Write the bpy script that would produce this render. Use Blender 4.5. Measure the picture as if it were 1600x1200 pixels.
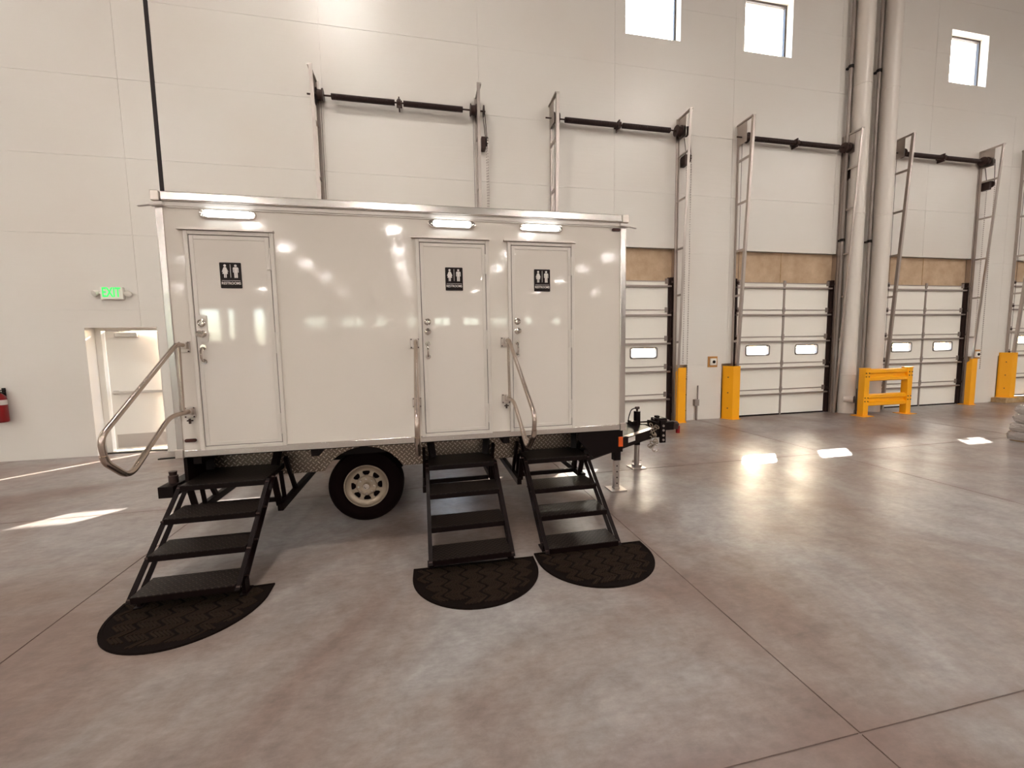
import bpy, bmesh, math, random
from mathutils import Vector, Matrix
random.seed(7)
for o in list(bpy.data.objects): bpy.data.objects.remove(o, do_unlink=True)
SC = bpy.context.scene
COL = SC.collection
R = math.radians

# ------------------------------------------------------------------ camera
WY = 4.44                                   # face of the insulated back wall
cam = bpy.data.cameras.new('camera'); camo = bpy.data.objects.new('camera', cam); COL.objects.link(camo)
cam.sensor_width = 36.0; cam.lens = 650.0 / 1600.0 * 36.0; cam.clip_start = 0.05; cam.clip_end = 400
yaw, pit, rol = 0.209279, 0.0898, -0.017677
fwd = Vector((math.sin(yaw)*math.cos(pit), math.cos(yaw)*math.cos(pit), -math.sin(pit)))
rgt = Vector((math.cos(yaw), -math.sin(yaw), 0)); upv = rgt.cross(fwd)
r2 = math.cos(rol)*rgt + math.sin(rol)*upv; u2 = -math.sin(rol)*rgt + math.cos(rol)*upv
M = Matrix((( r2.x, u2.x, -fwd.x, 0.0), (r2.y, u2.y, -fwd.y, -3.775), (r2.z, u2.z, -fwd.z, 1.72), (0, 0, 0, 1)))
camo.matrix_world = M
SC.camera = camo

# ------------------------------------------------------------------ world, sun, exposure
wd = bpy.data.worlds.new('sky'); SC.world = wd; wd.use_nodes = True
wn = wd.node_tree.nodes; wl = wd.node_tree.links; wn.clear()
wo = wn.new('ShaderNodeOutputWorld'); wb = wn.new('ShaderNodeBackground'); ws = wn.new('ShaderNodeTexSky')
ws.sky_type = 'NISHITA'; ws.sun_disc = False; ws.sun_elevation = R(20); ws.sun_rotation = R(41.3); ws.dust_density = 2.0
wb.inputs['Strength'].default_value = 4.0
wl.new(ws.outputs[0], wb.inputs[0]); wl.new(wb.outputs[0], wo.inputs[0])
sl = bpy.data.lights.new('sun', 'SUN'); sl.energy = 55.0; sl.angle = R(0.6); sl.color = (1.0, 0.95, 0.86)
so = bpy.data.objects.new('sun', sl); COL.objects.link(so)
so.rotation_euler = Vector((-0.66, -0.75, -0.364)).to_track_quat('-Z', 'Y').to_euler()
LAMP = 250.0                                 # radiance of the high-bay lenses
vs = SC.view_settings
vs.view_transform = 'Standard'; vs.look = 'None'; vs.gamma = 1.0; vs.exposure = 0.0; vs.use_curve_mapping = False
SC.cycles.use_denoising = True
SC.cycles.max_bounces = 8; SC.cycles.diffuse_bounces = 4; SC.cycles.glossy_bounces = 3; SC.cycles.sample_clamp_indirect = 8.0

# ------------------------------------------------------------------ mesh helper
class MB:
    def __init__(s): s.v = []; s.f = []; s.m = []; s.k = 0; s.smooth = False
    def _add(s, vs_, fs):
        b = len(s.v); s.v += [tuple(p) for p in vs_]
        for f in fs: s.f.append(tuple(b+i for i in f)); s.m.append(s.k)
        return s
    def box(s, x0, x1, y0, y1, z0, z1):
        v = [(x, y, z) for z in (z0, z1) for y in (y0, y1) for x in (x0, x1)]
        return s._add(v, [(0,2,3,1),(4,5,7,6),(0,1,5,4),(2,6,7,3),(0,4,6,2),(1,3,7,5)])
    def bar(s, p, q, w, h, up=(0,0,1)):           # rectangular bar from p to q
        p = Vector(p); q = Vector(q); d = (q-p).normalized(); u = Vector(up)
        a = d.cross(u)
        if a.length < 1e-4: a = d.cross(Vector((1,0,0)))
        a.normalize(); b = a.cross(d).normalized()
        v = []
        for c in (p, q):
            for i, j in ((-1,-1),(1,-1),(1,1),(-1,1)): v.append(c + a*(i*w/2) + b*(j*h/2))
        return s._add(v, [(0,3,2,1),(4,5,6,7),(0,1,5,4),(1,2,6,5),(2,3,7,6),(3,0,4,7)])
    def tube(s, pts, r, n=10, closed=False, caps=True):
        s.smooth = True
        P = [Vector(p) for p in pts]; N = len(P); rr = r if isinstance(r, (list, tuple)) else [r]*N
        T = []
        for i in range(N):
            if closed: t = P[(i+1) % N]-P[i-1]
            else: t = P[min(i+1, N-1)]-P[max(i-1, 0)]
            T.append(t.normalized())
        a = T[0].cross(Vector((0,0,1)))
        if a.length < 1e-3: a = T[0].cross(Vector((1,0,0)))
        a.normalize(); vs_ = []
        for i in range(N):
            a = (a - T[i]*a.dot(T[i])).normalized(); b = T[i].cross(a)
            for k in range(n):
                t = 2*math.pi*k/n; vs_.append(P[i] + (a*math.cos(t)+b*math.sin(t))*rr[i])
        fs = []
        for i in range(N if closed else N-1):
            j = (i+1) % N
            for k in range(n): fs.append((i*n+k, i*n+(k+1) % n, j*n+(k+1) % n, j*n+k))
        if caps and not closed: fs += [tuple(reversed(range(n))), tuple((N-1)*n+k for k in range(n))]
        return s._add(vs_, fs)
    def cyl(s, p, q, r, n=16, r1=None): return s.tube([p, q], [r, r if r1 is None else r1], n)
    def lathe(s, o, ax, prof, n=32, closed=False):  # prof: (radius, height along ax)
        s.smooth = True
        o = Vector(o); ax = Vector(ax).normalized(); a = ax.cross(Vector((0,0,1)))
        if a.length < 1e-3: a = Vector((1,0,0))
        a.normalize(); b = ax.cross(a); v = []; m = len(prof)
        for k in range(n):
            t = 2*math.pi*k/n; d = a*math.cos(t)+b*math.sin(t)
            for r, h in prof: v.append(o + d*r + ax*h)
        fs = []
        for k in range(n):
            k2 = (k+1) % n
            for i in range(m if closed else m-1):
                j = (i+1) % m; fs.append((k*m+i, k2*m+i, k2*m+j, k*m+j))
        return s._add(v, fs)
    def prism(s, poly, mapf, d0, d1):               # poly in 2D, mapf(u, v, d) -> 3D
        n = len(poly)
        v = [mapf(u, w, d0) for u, w in poly] + [mapf(u, w, d1) for u, w in poly]
        fs = [tuple(reversed(range(n))), tuple(range(n, 2*n))]
        fs += [(i, (i+1) % n, n+(i+1) % n, n+i) for i in range(n)]
        return s._add(v, fs)
    def ball(s, c, r, n=12, sz=1.0):
        pr = [(r*math.sin(math.pi*i/8)+1e-5, -r*sz*math.cos(math.pi*i/8)) for i in range(9)]
        return s.lathe(c, (0,0,1), pr, n)

ORG = {}
def link(o, parent, origin):
    COL.objects.link(o); ORG[o.name] = Vector(origin)
    if parent is not None: o.parent = parent; o.location = Vector(origin) - ORG[parent.name]
    else: o.location = origin
    return o
def obj(name, mb, mats, parent=None, origin=None, bevel=0.0, sharp=0.6, kind=None):
    if origin is None: origin = ORG[parent.name] if parent is not None else (0, 0, 0)
    O = Vector(origin); me = bpy.data.meshes.new(name)
    me.from_pydata([tuple(Vector(p)-O) for p in mb.v], [], mb.f)
    for m in (mats if isinstance(mats, (list, tuple)) else [mats]): me.materials.append(m)
    if any(mb.m): me.polygons.foreach_set('material_index', mb.m)
    bm = bmesh.new(); bm.from_mesh(me); bmesh.ops.recalc_face_normals(bm, faces=bm.faces); bm.to_mesh(me); bm.free()
    if mb.smooth:
        me.polygons.foreach_set('use_smooth', [True]*len(me.polygons)); me.set_sharp_from_angle(angle=sharp)
    me.update()
    o = link(bpy.data.objects.new(name, me), parent, O)
    if bevel:
        b = o.modifiers.new('bevel', 'BEVEL'); b.width = bevel; b.segments = 2; b.limit_method = 'ANGLE'
    if kind: o['kind'] = kind
    return o
def inst(name, src, parent, origin):               # another object on the same mesh
    return link(bpy.data.objects.new(name, src.data), parent, origin)
def tag(o, label=None, cat=None, group=None, kind=None):
    if label: o['label'] = label
    if cat: o['category'] = cat
    if group: o['group'] = group
    if kind: o['kind'] = kind
    return o
def thing(name, loc, label=None, cat=None, group=None, kind=None, parent=None):
    o = link(bpy.data.objects.new(name, None), parent, loc); o.empty_display_size = 0.1
    return tag(o, label, cat, group, kind)
def B(*a): return MB().box(*a)
def text_mesh(txt, size, mapf, depth, bold=0.0):
    cu = bpy.data.curves.new('txt', 'FONT'); cu.body = txt; cu.size = size; cu.align_x = 'CENTER'; cu.align_y = 'CENTER'
    cu.extrude = 0.5; cu.offset = bold; cu.resolution_u = 3
    t = bpy.data.objects.new('txt', cu); COL.objects.link(t)
    dg = bpy.context.evaluated_depsgraph_get(); dg.update()
    me = bpy.data.meshes.new_from_object(t.evaluated_get(dg))
    mb = MB(); mb._add([mapf(v.co.x, v.co.y, (v.co.z+0.5)*depth) for v in me.vertices], [tuple(p.vertices) for p in me.polygons])
    bpy.data.objects.remove(t); bpy.data.curves.remove(cu); bpy.data.meshes.remove(me)
    return mb
def arc(cx, cy, r, a0, a1, n): return [(cx+r*math.cos(a0+(a1-a0)*i/n), cy+r*math.sin(a0+(a1-a0)*i/n)) for i in range(n+1)]
def rrect(x0, x1, z0, z1, r, n=5):
    return arc(x1-r, z1-r, r, 0, math.pi/2, n)+arc(x0+r, z1-r, r, math.pi/2, math.pi, n)+arc(x0+r, z0+r, r, math.pi, 1.5*math.pi, n)+arc(x1-r, z0+r, r, 1.5*math.pi, 2*math.pi, n)
XZ = lambda u, w, d: (u, d, w)

# ------------------------------------------------------------------ materials
def mat(name, col, rough=0.5, metal=0.0, spec=0.5, coat=0.0, emit=None, estr=0.0):
    m = bpy.data.materials.new(name); m.use_nodes = True; p = m.node_tree.nodes['Principled BSDF']
    p.inputs['Base Color'].default_value = (*col, 1); p.inputs['Roughness'].default_value = rough
    p.inputs['Metallic'].default_value = metal; p.inputs['Specular IOR Level'].default_value = spec
    p.inputs['Coat Weight'].default_value = coat; p.inputs['Coat Roughness'].default_value = 0.05
    if emit: p.inputs['Emission Color'].default_value = (*emit, 1); p.inputs['Emission Strength'].default_value = estr
    return m
class NT:
    def __init__(s, m): s.t = m.node_tree; s.p = s.t.nodes['Principled BSDF']; s.pos = None
    def n(s, k, **kw):
        q = s.t.nodes.new(k)
        for a, b in kw.items(): setattr(q, a, b)
        return q
    def l(s, a, b): s.t.links.new(a, b)
    def P(s):
        if s.pos is None: s.pos = s.n('ShaderNodeNewGeometry').outputs['Position']
        return s.pos
    def mapping(s, scale=(1,1,1), rot=(0,0,0)):
        q = s.n('ShaderNodeMapping'); q.inputs['Scale'].default_value = scale; q.inputs['Rotation'].default_value = rot
        s.l(s.P(), q.inputs['Vector']); return q.outputs[0]
    def noise(s, vec, scale, detail=4, rough=0.55, dist=0.0):
        q = s.n('ShaderNodeTexNoise'); q.inputs['Scale'].default_value = scale; q.inputs['Detail'].default_value = detail
        q.inputs['Roughness'].default_value = rough; q.inputs['Distortion'].default_value = dist
        s.l(vec, q.inputs['Vector']); return q.outputs['Fac']
    def ramp(s, fac, stops):
        q = s.n('ShaderNodeValToRGB'); e = q.color_ramp.elements
        while len(e) < len(stops): e.new(0.5)
        for i, (p, c) in enumerate(stops):
            e[i].position = p; e[i].color = (*c, 1) if isinstance(c, tuple) else (c, c, c, 1)
        s.l(fac, q.inputs[0]); return q.outputs[0]
    def math(s, op, a, b=None, clamp=False):
        q = s.n('ShaderNodeMath', operation=op, use_clamp=clamp)
        for i, x in enumerate((a, b)):
            if x is None: continue
            if isinstance(x, (int, float)): q.inputs[i].default_value = x
            else: s.l(x, q.inputs[i])
        return q.outputs[0]
    def mix(s, fac, a, b):
        q = s.n('ShaderNodeMix', data_type='RGBA')
        for i, x in ((0, fac), (6, a), (7, b)):
            if isinstance(x, (int, float)): q.inputs[i].default_value = x
            elif isinstance(x, tuple): q.inputs[i].default_value = (*x, 1)
            else: s.l(x, q.inputs[i])
        return q.outputs[2]
    def bump(s, h, strength=0.2, dist=0.01):
        q = s.n('ShaderNodeBump'); q.inputs['Strength'].default_value = strength; q.inputs['Distance'].default_value = dist
        s.l(h, q.inputs['Height']); s.l(q.outputs[0], s.p.inputs['Normal'])
    def col(s, c): s.l(c, s.p.inputs['Base Color'])
    def rough(s, c): s.l(c, s.p.inputs['Roughness'])
    def xyz(s):
        q = s.n('ShaderNodeSeparateXYZ'); s.l(s.P(), q.inputs[0]); return q.outputs

WHITE = (0.74, 0.695, 0.64)
m_panel = mat('white vinyl faced panel', WHITE, 0.33); t = NT(m_panel)
big = t.noise(t.mapping((0.4, 1, 0.5)), 1.1, 3)
t.col(t.ramp(big, [(0.3, (0.72, 0.66, 0.60)), (0.7, (0.745, 0.705, 0.655))]))
wr = t.noise(t.mapping((0.35, 1, 5.0)), 4.0, 3, 0.5, 0.4); t.bump(wr, 0.10, 0.02)
m_white = mat('painted white', (0.87, 0.82, 0.745), 0.4)
m_conc = mat('bare tan concrete', (0.42, 0.29, 0.18), 0.85); t = NT(m_conc)
t.col(t.ramp(t.noise(t.mapping((1, 1, 1)), 3.0, 6, 0.65), [(0.3, (0.43, 0.295, 0.185)), (0.7, (0.60, 0.435, 0.295))]))
t.bump(t.noise(t.mapping(), 40, 3), 0.15, 0.01)
m_floor = mat('polished concrete', (0.30, 0.23, 0.21), 0.3); t = NT(m_floor)
cl = t.noise(t.mapping((1, 1, 0)), 0.55, 5, 0.6, 0.6); fi = t.noise(t.mapping((1, 1, 0)), 5.0, 6, 0.68, 0.3)
c1 = t.ramp(cl, [(0.38, (0.215, 0.152, 0.128)), (0.5, (0.278, 0.230, 0.210)), (0.64, (0.345, 0.325, 0.320))])
c2 = t.ramp(fi, [(0.25, (0.70, 0.67, 0.66)), (0.75, (1.15, 1.15, 1.15))])
q = t.n('ShaderNodeMix', data_type='RGBA', blend_type='MULTIPLY'); q.inputs[0].default_value = 1.0
t.l(c1, q.inputs[6]); t.l(c2, q.inputs[7])
q3 = t.n('ShaderNodeMix', data_type='RGBA', blend_type='MULTIPLY'); q3.inputs[0].default_value = 1.0
c3 = t.ramp(t.noise(t.mapping((12, 26, 0), (0, 0, 0.25)), 1.0, 5, 0.7), [(0.3, (0.84, 0.82, 0.81)), (0.7, (1.12, 1.12, 1.12))])
t.l(q.outputs[2], q3.inputs[6]); t.l(c3, q3.inputs[7]); q = q3
x_, y_, z_ = t.xyz()
def jband(c, off, step, w):
    a = t.math('SUBTRACT', c, off-step/2); a = t.math('MODULO', t.math('ADD', a, step*40), step)
    a = t.math('ABSOLUTE', t.math('SUBTRACT', a, step/2)); a = t.math('DIVIDE', a, w)
    return t.math('SUBTRACT', 1.0, a, True)
jb = t.math('MAXIMUM', jband(x_, 1.82, 4.2, 0.16), jband(y_, 1.367, 3.81, 0.13))
jb = t.math('MULTIPLY', jb, t.ramp(t.noise(t.mapping((1, 1, 0)), 2.2, 4), [(0.35, 0.15), (0.65, 0.8)]))
t.col(t.mix(jb, q.outputs[2], (0.19, 0.125, 0.105)))
t.rough(t.ramp(t.noise(t.mapping((1, 1, 0)), 1.6, 5, 0.6), [(0.3, 0.30), (0.7, 0.42)]))
t.bump(t.noise(t.mapping((2.2, 5.0, 0), (0, 0, 0.3)), 2.0, 4, 0.55, 0.5), 0.10, 0.02)
m_joint = mat('joint filler', (0.21, 0.155, 0.135), 0.7)
m_black_joint = mat('black expansion joint', (0.012, 0.005, 0.005), 0.7)
m_gel = mat('glossy white gelcoat', (0.71, 0.645, 0.58), 0.06, coat=0.0); t = NT(m_gel)
t.bump(t.noise(t.mapping((1, 1, 1)), 65, 2, 0.5), 0.024, 0.004)
m_doorgel = mat('glossy white door skin', (0.71, 0.645, 0.585), 0.04, coat=0.0); t = NT(m_doorgel)
t.bump(t.noise(t.mapping(), 9, 2), 0.02, 0.006)
m_frame = mat('white aluminium trim', (0.66, 0.60, 0.545), 0.3)
m_alu = mat('bright aluminium', (0.74, 0.69, 0.65), 0.20, 1.0)
m_alu2 = mat('brushed aluminium', (0.62, 0.55, 0.50), 0.38, 1.0)
m_chrome = mat('chrome', (0.78, 0.72, 0.66), 0.12, 1.0)
m_steel = mat('stainless tube', (0.54, 0.45, 0.385), 0.24, 1.0)
m_galv = mat('galvanised steel', (0.50, 0.44, 0.40), 0.36, 1.0)
m_strut = mat('galvanised strut', (0.36, 0.30, 0.27), 0.45, 0.7)
m_dark = mat('black steel paint', (0.005, 0.0014, 0.0012), 0.46, spec=0.14)
m_darkhw = mat('dark oily and shaded steel', (0.06, 0.035, 0.03), 0.45, 0.6)
m_spring = mat('black torsion spring', (0.030, 0.014, 0.012), 0.45, 0.3)
m_rubber = mat('tyre rubber', (0.005, 0.0018, 0.0018), 0.85, spec=0.06)
m_rim = mat('silver wheel paint', (0.36, 0.285, 0.215), 0.4, 0.5)
m_yellow = mat('safety yellow', (0.97, 0.42, 0.003), 0.42)
m_red = mat('extinguisher red', (0.22, 0.002, 0.004), 0.3)
m_orange = mat('orange reflector', (0.75, 0.10, 0.01), 0.3)
m_marker = mat('dark red marker lens', (0.05, 0.008, 0.004), 0.25)
m_sign = mat('dark brown sign face', (0.008, 0.002, 0.002), 0.35, spec=0.2)
m_signw = mat('sign white', (0.70, 0.64, 0.60), 0.5)
m_mat = mat('dark brown mat rubber', (0.006, 0.0028, 0.002), 0.9, spec=0.1); t = NT(m_mat)
t.bump(t.noise(t.mapping(), 300, 2), 0.4, 0.004)
m_mat2 = mat('mat carpet rib', (0.022, 0.0135, 0.009), 0.95, spec=0.08); t = NT(m_mat2)
t.bump(t.noise(t.mapping(), 400, 2), 0.5, 0.004)
m_tan = mat('tan cover plate', (0.52, 0.24, 0.06), 0.5)
m_pipe = mat('white pipe paint', (0.70, 0.63, 0.57), 0.3)
m_cond = mat('grey conduit', (0.30, 0.25, 0.225), 0.4, 0.4)
m_ceil = mat('grey ceiling deck', (0.34, 0.32, 0.30), 0.6)
m_yard = mat('concrete yard', (0.42, 0.40, 0.37), 0.9)
m_sill = mat('raw concrete curb', (0.40, 0.25, 0.11), 0.9); t = NT(m_sill)
t.col(t.ramp(t.noise(t.mapping(), 7, 5), [(0.35, (0.30, 0.17, 0.06)), (0.65, (0.46, 0.32, 0.18))]))
m_housing = mat('lamp housing', (0.6, 0.6, 0.6), 0.5)
m_lens = mat('high bay lens', (0.9, 0.9, 0.9), 0.5, emit=(1.0, 0.945, 0.875), estr=LAMP)
m_porch = mat('lit porch lens', (0.9, 0.9, 0.9), 0.4, emit=(0.86, 0.95, 1.0), estr=13.0)
m_green = mat('lit green exit letters', (0.05, 0.6, 0.1), 0.4, emit=(0.05, 0.80, 0.16), estr=0.9)
m_wframe = mat('dark window frame', (0.05, 0.042, 0.042), 0.4)
m_gasket = mat('grey window gasket', (0.20, 0.17, 0.155), 0.5)
def diamond(name, base, lug, rough, metal, axes, cell, strength):
    m = mat(name, base, rough, metal, 0.3); t = NT(m); o = t.xyz(); u0, v0 = o[axes[0]], o[axes[1]]
    k = 0.7071/cell
    u = t.math('ADD', t.math('MULTIPLY', t.math('ADD', u0, v0), k), 500.0); v = t.math('ADD', t.math('MULTIPLY', t.math('SUBTRACT', v0, u0), k), 500.0)
    par = t.math('MODULO', t.math('ADD', t.math('FLOOR', u), t.math('FLOOR', v)), 2.0)
    fu = t.math('SUBTRACT', t.math('FRACT', u), 0.5); fv = t.math('SUBTRACT', t.math('FRACT', v), 0.5)
    def ell(a, b):
        s_ = t.math('ADD', t.math('POWER', t.math('DIVIDE', a, 0.52), 2.0), t.math('POWER', t.math('DIVIDE', b, 0.17), 2.0))
        return t.math('SUBTRACT', 1.0, s_, True)
    e = t.math('ADD', t.math('MULTIPLY', ell(fu, fv), par), t.math('MULTIPLY', ell(fv, fu), t.math('SUBTRACT', 1.0, par)))
    h = t.math('MINIMUM', t.math('MULTIPLY', e, 2.0), 1.0)
    t.col(t.mix(h, base, lug)); t.bump(h, strength, 0.004); return m
m_plate = diamond('bright tread plate', (0.20, 0.150, 0.115), (0.62, 0.52, 0.44), 0.33, 0.85, (0, 2), 0.034, 1.0)  # glint of the lugs painted in: pale lug colour on a darkened plate
m_tread = diamond('black tread plate', (0.007, 0.0035, 0.0025), (0.030, 0.020, 0.014), 0.45, 0.0, (0, 1), 0.030, 1.0)
def glass(name, tint, gloss):
    m = bpy.data.materials.new(name); m.use_nodes = True; nt = m.node_tree; nt.nodes.clear()
    o = nt.nodes.new('ShaderNodeOutputMaterial'); a = nt.nodes.new('ShaderNodeBsdfTransparent'); b = nt.nodes.new('ShaderNodeBsdfGlossy'); x = nt.nodes.new('ShaderNodeMixShader')
    a.inputs[0].default_value = (*tint, 1); b.inputs['Roughness'].default_value = 0.05; x.inputs[0].default_value = gloss
    nt.links.new(a.outputs[0], x.inputs[1]); nt.links.new(b.outputs[0], x.inputs[2]); nt.links.new(x.outputs[0], o.inputs[0]); return m
m_glass = glass('window glass', (0.96, 0.97, 0.97), 0.05)
m_wrap = mat('clear stretch wrap over grey bundles', (0.50, 0.44, 0.40), 0.22, coat=1.0); t = NT(m_wrap)
t.bump(t.noise(t.mapping((2, 2, 6)), 4, 4, 0.6, 1.0), 0.9, 0.05)

# ------------------------------------------------------------------ setting
DOCKS = [6.84+4.25*k for k in (-2, -1, 0, 1, 2)]; DW = 2.82
XW0, XW1, YF, ZC = -44.0, 44.0, -86.0, 12.6; LZ = 11.5
def rects_minus(x0, x1, z0, z1, holes):
    hs = [h for h in holes if h[0] < x1-1e-6 and h[1] > x0+1e-6 and h[2] < z1-1e-6 and h[3] > z0+1e-6]
    if not hs: return [(x0, x1, z0, z1)]
    xs = sorted({x0, x1, *[min(max(v, x0), x1) for h in hs for v in h[:2]]}); out = []
    for a, b in zip(xs, xs[1:]):
        if b-a < 1e-6: continue
        cs = sorted([(max(h[2], z0), min(h[3], z1)) for h in hs if h[0] < b-1e-6 and h[1] > a+1e-6]); z = z0
        for c, d in cs:
            if c > z+1e-6: out.append((a, b, z, c))
            z = max(z, d)
        if z < z1-1e-6: out.append((a, b, z, z1))
    return out
WINS = [(4.185, 5.43), (6.94, 8.16), (12.68, 13.90), (15.45, 16.67)]; WZ = (7.91, 9.12)
EX = (-5.44, -4.39, 0.0, 2.165)
holes_i = [EX]+[(a, b, *WZ) for a, b in WINS]; holes_c = list(holes_i)
for d in DOCKS:
    holes_i += [(d, d+DW, -1, 3.755), (d-0.24, d+DW+0.32, -1, 1.25)]; holes_c.append((d+0.22, d+DW-0.22, -1, 3.0))
# floor of separate slabs
fl = obj('floor', B(XW0, XW1, YF, WY+0.3, -0.30, -0.006), m_joint, kind='structure'); fl['label'] = 'polished concrete warehouse floor cut into slabs'
xs = [1.82+4.2*k for k in range(-3, 5)]; ys = [-6.253, -2.443, 1.367, WY+0.29]; g = 0.0045
def slab(x0, x1, y0, y1):
    mb = B(x0+g, x1-g, y0+g, y1-g, -0.12, 0.0); return obj('floor_slab', mb, m_floor, fl)
for a, b in zip(xs, xs[1:]):
    for c, d in zip(ys, ys[1:]): slab(a, b, c, d)
slab(XW0, xs[0], YF, ys[-1]); slab(xs[-1], XW1, YF, ys[-1]); slab(xs[0], xs[-1], YF, ys[0])
# back wall: concrete shell with insulation panels on it
mb = MB()
for r_ in rects_minus(XW0, XW1, -0.3, ZC, holes_c): mb.box(r_[0], r_[1], WY+0.10, WY+0.30, r_[2], r_[3])
wb_ = obj('wall_back', mb, m_conc, kind='structure'); wb_['label'] = 'tan concrete back wall faced with white insulation panels'
cx = [XW0, -10.03, -7.3, -4.62, -4.165]; cx2 = [-4.105]+[-1.556+2.76*k for k in range(0, 9)]+[XW1]
cz = [0.0]+[1.22*k for k in range(1, 10)]+[ZC]
for cols in (cx, cx2):
    for a, b in zip(cols, cols[1:]):
        for c, d in zip(cz, cz[1:]):
            mb = MB(); pr = random.uniform(0.0, 0.003)
            for r_ in rects_minus(a+0.002, b-0.002, c+(0.002 if c > 0 else 0), d-0.002, holes_i):
                mb.box(r_[0], r_[1], WY+pr, WY+0.098, r_[2], r_[3])
            if mb.v: obj('insulation_panel', mb, m_panel, wb_)
mb = MB()
for cols in ((XW0, -4.165), (-4.105, XW1)):
    for r_ in rects_minus(cols[0], cols[1], 0, ZC, holes_i): mb.box(r_[0]+0.002, r_[1]-0.002, WY+0.012, WY+0.06, r_[2], r_[3])
obj('panel_backing', mb, m_panel, wb_)
tr = obj('trim_1', B(-4.165, -4.105, WY-0.004, WY+0.05, 0.0, ZC), m_black_joint, kind='structure'); tr['label'] = 'black vertical expansion joint in the white wall'
for k, d in enumerate(DOCKS):
    f_ = obj('lintel_form_line', B(d+1.33, d+1.345, WY+0.094, WY+0.101, 3.0, 3.755), m_sill, wb_)
# high windows
for k, (a, b) in enumerate(WINS):
    w = thing('window_%d' % (k+1), (a, WY+0.17, WZ[0]), ('leftmost high window, cut by the top edge of the picture', 'second high window, left of the white drain pipes', 'high window right of the white drain pipes', 'high window at the right edge')[k], kind='structure')
    mb = MB(); y0, y1 = WY+0.17, WY+0.22
    for r_ in ((a, a+0.055, *WZ), (b-0.055, b, *WZ), (a+0.055, b-0.055, WZ[0], WZ[0]+0.055), (a+0.055, b-0.055, WZ[1]-0.055, WZ[1])):
        mb.box(r_[0], r_[1], y0, y1, r_[2], r_[3])
    obj('window_frame', mb, m_wframe, w)
    obj('pane', B(a+0.055, b-0.055, y0+0.02, y0+0.028, WZ[0]+0.055, WZ[1]-0.055), m_glass, w)
    mb = MB(); e = 0.012
    for r_ in ((b-e, b, *WZ), (a, a+e, *WZ), (a, b, WZ[1]-e, WZ[1]), (a, b, WZ[0], WZ[0]+e)): mb.box(r_[0], r_[1], WY+0.002, y0-0.001, r_[2], r_[3])
    obj('reveal_lining', mb, m_white, w)
# remaining shell
FW = [(-40.5, -37.6, 4.0, 9.7), (-36.0, -35.2, 4.0, 9.7), (-31.5, -29.9, 3.0, 9.7)]+[(x-0.65, x+0.65, 6.6, 7.9) for x in (-21.5, -19.6, -14.6, -12.4, -8.2, -2.0, 3.4, 5.0, 9.4, 11.0, 15.6, 17.4, 23.0, 29.5)]
mb = MB()
for r_ in rects_minus(XW0, XW1, 0, ZC, FW): mb.box(r_[0], r_[1], YF-0.3, YF, r_[2], r_[3])
obj('wall_front', mb, m_panel, kind='structure')['label'] = 'far white wall behind the viewer with windows'
for k, r_ in enumerate(FW):
    obj('window_%d' % (k+5), B(r_[0], r_[1], YF-0.16, YF-0.15, r_[2], r_[3]), m_glass, kind='structure')['label'] = 'glass pane in the far front wall'
obj('wall_left', B(XW0-0.3, XW0, YF, WY+0.3, 0, ZC), m_panel, kind='structure')['label'] = 'white side wall far to the left'
obj('wall_right', B(XW1, XW1+0.3, YF, WY+0.3, 0, ZC), m_panel, kind='structure')['label'] = 'white side wall far to the right'
obj('ceiling', B(XW0-0.3, XW1+0.3, YF-0.3, WY+0.3, ZC, ZC+0.3), m_ceil, kind='structure')['label'] = 'grey ceiling deck high above'
obj('yard', B(-120, 120, -170, 120, -0.6, -0.32), m_yard, kind='structure')['label'] = 'concrete yard outside the building'

# ------------------------------------------------------------------ high-bay lights
hb = None
for x in (-36.0, -24.5, -12.6, -2.0, 9.4, 20.7, 32.0):
    for y in ({9.4: -4.2, 20.7: -7.0, 32.0: -7.0}.get(x, -0.8), -11.0, -17.5, -25.5, -33.0, -40.5, -48.5, -57.5, -70.0):
        r = thing('high_bay_light', (x, y, LZ), 'white high bay light hanging from the warehouse ceiling', 'lamp', 'high bay lights under the ceiling')
        if hb is None:
            a_ = obj('housing', B(x-0.62, x+0.62, y-0.22, y+0.22, LZ, LZ+0.1), m_housing, r)
            b_ = obj('lens', B(x-0.58, x+0.58, y-0.19, y+0.19, LZ-0.015, LZ-0.001), m_lens, r)
            c_ = obj('cable', MB().cyl((x, y, LZ+0.1), (x, y, ZC-0.002), 0.008, 6), m_housing, r); hb = (a_, b_, c_)
        else:
            for n_, s_ in zip(('housing', 'lens', 'cable'), hb): inst(n_, s_, r, (x, y, LZ))

# ------------------------------------------------------------------ exit door and its neighbours
d1 = thing('door_1', (-4.9, WY+0.24, 0), 'white steel exit door standing slightly ajar in a deep opening', kind='structure')
YD = WY+0.24
mb = MB()
mb.box(EX[0], EX[0]+0.10, YD-0.03, YD+0.06, 0, EX[3]); mb.box(EX[1]-0.05, EX[1], YD-0.03, YD+0.06, 0, EX[3]); mb.box(EX[0]+0.10, EX[1]-0.05, YD-0.03, YD+0.06, EX[3]-0.06, EX[3])
obj('door_frame', mb, m_white, d1)
mb = MB(); mb.box(EX[0]-0.001, EX[0]+0.012, WY-0.004, YD-0.03, 0, EX[3]); mb.box(EX[1]-0.012, EX[1]+0.001, WY-0.004, YD-0.03, 0, EX[3]); mb.box(EX[0], EX[1], WY-0.004, YD-0.03, EX[3]-0.012, EX[3]+0.001)
obj('reveal_lining', mb, m_panel, d1)
lx0, lx1 = EX[0]+0.105, EX[1]-0.055; ang = R(6.0); YL = YD+0.05
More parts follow.
